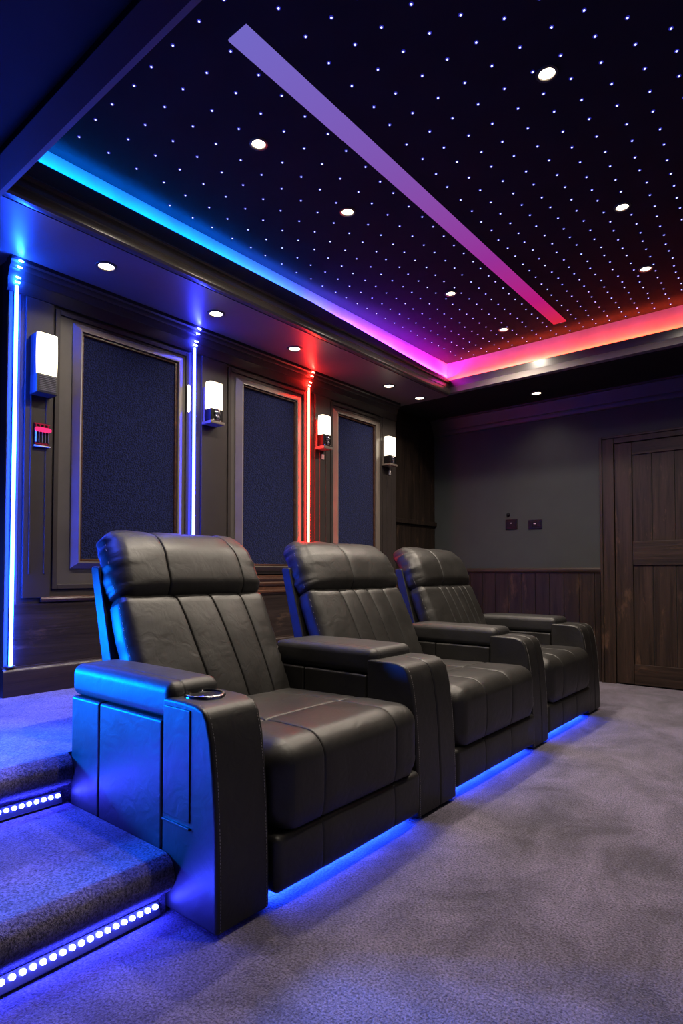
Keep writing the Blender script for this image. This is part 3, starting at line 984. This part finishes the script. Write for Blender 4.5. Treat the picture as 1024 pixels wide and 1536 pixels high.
def make_chair(y0, y1, dx, taper, label, hseams, bseams, bslant, sseams, arms, seed):
    """y0..y1: the seat; arms: list of (y0, y1, cup, double)"""
    mid = (y0 + y1) / 2
    root = empty('recliner', (1.75 + dx, mid, 0.), label, 'armchair', 'row of leather recliners')
    W = y1 - y0
    P = lambda fr: [(-W / 2 + W * q) for q in fr]
    # seat cushion: dips slightly towards the back
    def seat_warp(p, n):
        # slightly lower at the back; lower front edge tucked in
        p.z -= .02 * (1 - p.y / .74)
        if n.z < -.05 and p.y > .60: p.y += .055 * (1 - max(0., n.y)) * smooth01(n.y / .4) * max(0., 1 - 1.3 * abs(n.x))
        return p
    v, f, pt = cushion(W - .028, .745, .274, .075, (1.395 + dx, mid, .482), (0, 1, 0), (1, 0, 0), (0, 0, 1), seams=P(sseams), cross=(.47,), bulge=.014,
                       wrinkle=.0035, seed=seed, depth=.008, warp=seat_warp, puff=.008)
    seat = MB().raw(v, f).build('seat', M['leather'], root, 70)
    # footrest panel
    v, f, pt = cushion(W - .016, .172, .13, .022, (2.130 + dx, mid, .040), (0, 1, 0), (0, 0, 1), (1, 0, 0), seams=P(sseams), bulge=.010, wrinkle=.002, seed=seed + 5, depth=.005, nb=8)
    foot = MB().raw(v, f).build('footrest', M['leather'], root, 70)
    # mechanism box under the seat
    MB().box(1.36 + dx, 1.93 + dx, y0 + .01, y1 - .01, .012, .235, bev=.006).build('base', M['plastic'], root)
    th = R(23.5)
    Bv = (-math.sin(th), 0, math.cos(th)); Nv = (math.cos(th), 0, math.sin(th))
    # backrest cushion
    v, f, pt = cushion(W - .030, .560, .135, .050, (1.462 + dx, mid, .405), (0, 1, 0), Bv, Nv, seams=P(bseams), bulge=.018, slant=bslant, wrinkle=.006, seed=seed + 9, depth=.010, puff=.006)
    back = MB().raw(v, f).build('backrest', M['leather'], root, 70)
    e = W / 2 - .015
    ln = [pt(-e, .05 + .46 * i / 40, -.028) + Vector((0, -.001, .0)) for i in range(41)]
    ln2 = [pt(e, .05 + .46 * i / 40, -.028) + Vector((0, .001, .0)) for i in range(41)]
    dashes(ln).build('stitching', M['thread'], back)
    dashes(ln2).build('stitching', M['thread'], back)
    # headrest pillow, overhangs the backrest a little
    s0 = .536
    Oh = Vector((1.462 + dx, mid, .405)) + Vector(Bv) * s0 + Vector(Nv) * .012
    def head_warp(p, n):
        b = p.y / .345
        p.z -= .050 * smooth01((b - .45) / .55) ** 1.3 * 1.0        # leans back over the top
        p.x *= 1 - taper * smooth01((b - .35) / .65)
        return p
    v, f, pt = cushion(W - .030, .345, .165, .070, Oh, (0, 1, 0), Bv, Nv, seams=P(hseams), bulge=.026, wrinkle=.0105, seed=seed + 17, depth=.010, warp=head_warp, puff=.006, nb=22)
    head = MB().raw(v, f).build('headrest', M['leather'], root, 70)
    e = (W - .030) / 2
    ln = [pt(-e, .03 + .28 * i / 30, -.05) + Vector((0, -.001, 0)) for i in range(31)]
    dashes(ln).build('stitching', M['thread'], head)
    # rear shell
    prof = [(1.030 + dx, 1.012), (1.040 + dx, 1.024), (1.085 + dx, 1.024), (1.094 + dx, 1.014), (1.225 + dx, .56), (1.31 + dx, .362), (1.20 + dx, .362)]
    MB().prism(prof, 'y', y0 + .002, y1 - .002, bev=.010, seg=3).build('back_shell', M['leather'], root, 35)
    for k, (a, b, cup, dbl) in enumerate(arms):
        make_arm(root, a, b, dx, cup, dbl, seed + 30 + k)
    return root

make_chair(1.252, 2.060, 0., .075, 'nearest black leather recliner, cup holder in its arm beside the steps', (.30, .80), (.375, .60, .80), -.075, (.26, .76),
           [(1.052, 1.250, True, False), (2.062, 2.374, False, True)], 1)
make_chair(2.380, 3.286, -.02, .10, 'middle black leather recliner between two shared consoles', (.42,), (.30, .45, .59, .76), -.05, (.30, .62),
           [(3.288, 3.518, False, True)], 2)
make_chair(3.524, 4.318, -.04, .11, 'farthest black leather recliner, nearest the charcoal wall and the door', (.40,), (.34, .46, .58, .70, .80), -.05, (.28, .60),
           [(4.320, 4.585, False, True)], 3)

# hidden tapes under the seats
for y0, y1, dx in [(1.26, 2.05, 0), (2.39, 3.28, -.02), (3.53, 4.31, -.04)]:
    area('seat_underglow_tape', (2.035 + dx, (y0 + y1) / 2, .036), .05, (y1 - y0) * .96, 22, (.01, .05, 1.), (0, R(-38), 0), 110)

# ------------------------------------------------------------------ world and view
w = bpy.data.worlds.new('world'); SC.world = w; w.use_nodes = True
w.node_tree.nodes['Background'].inputs['Color'].default_value = (.01, .01, .014, 1)
w.node_tree.nodes['Background'].inputs['Strength'].default_value = .2
SC.view_settings.view_transform = 'Standard'
SC.view_settings.look = 'None'
SC.view_settings.exposure = 0.
SC.view_settings.gamma = 1.
SC.view_settings.use_curve_mapping = False
SC.cycles.use_denoising = True
SC.cycles.max_bounces = 8
SC.cycles.diffuse_bounces = 4
SC.cycles.sample_clamp_indirect = 6.
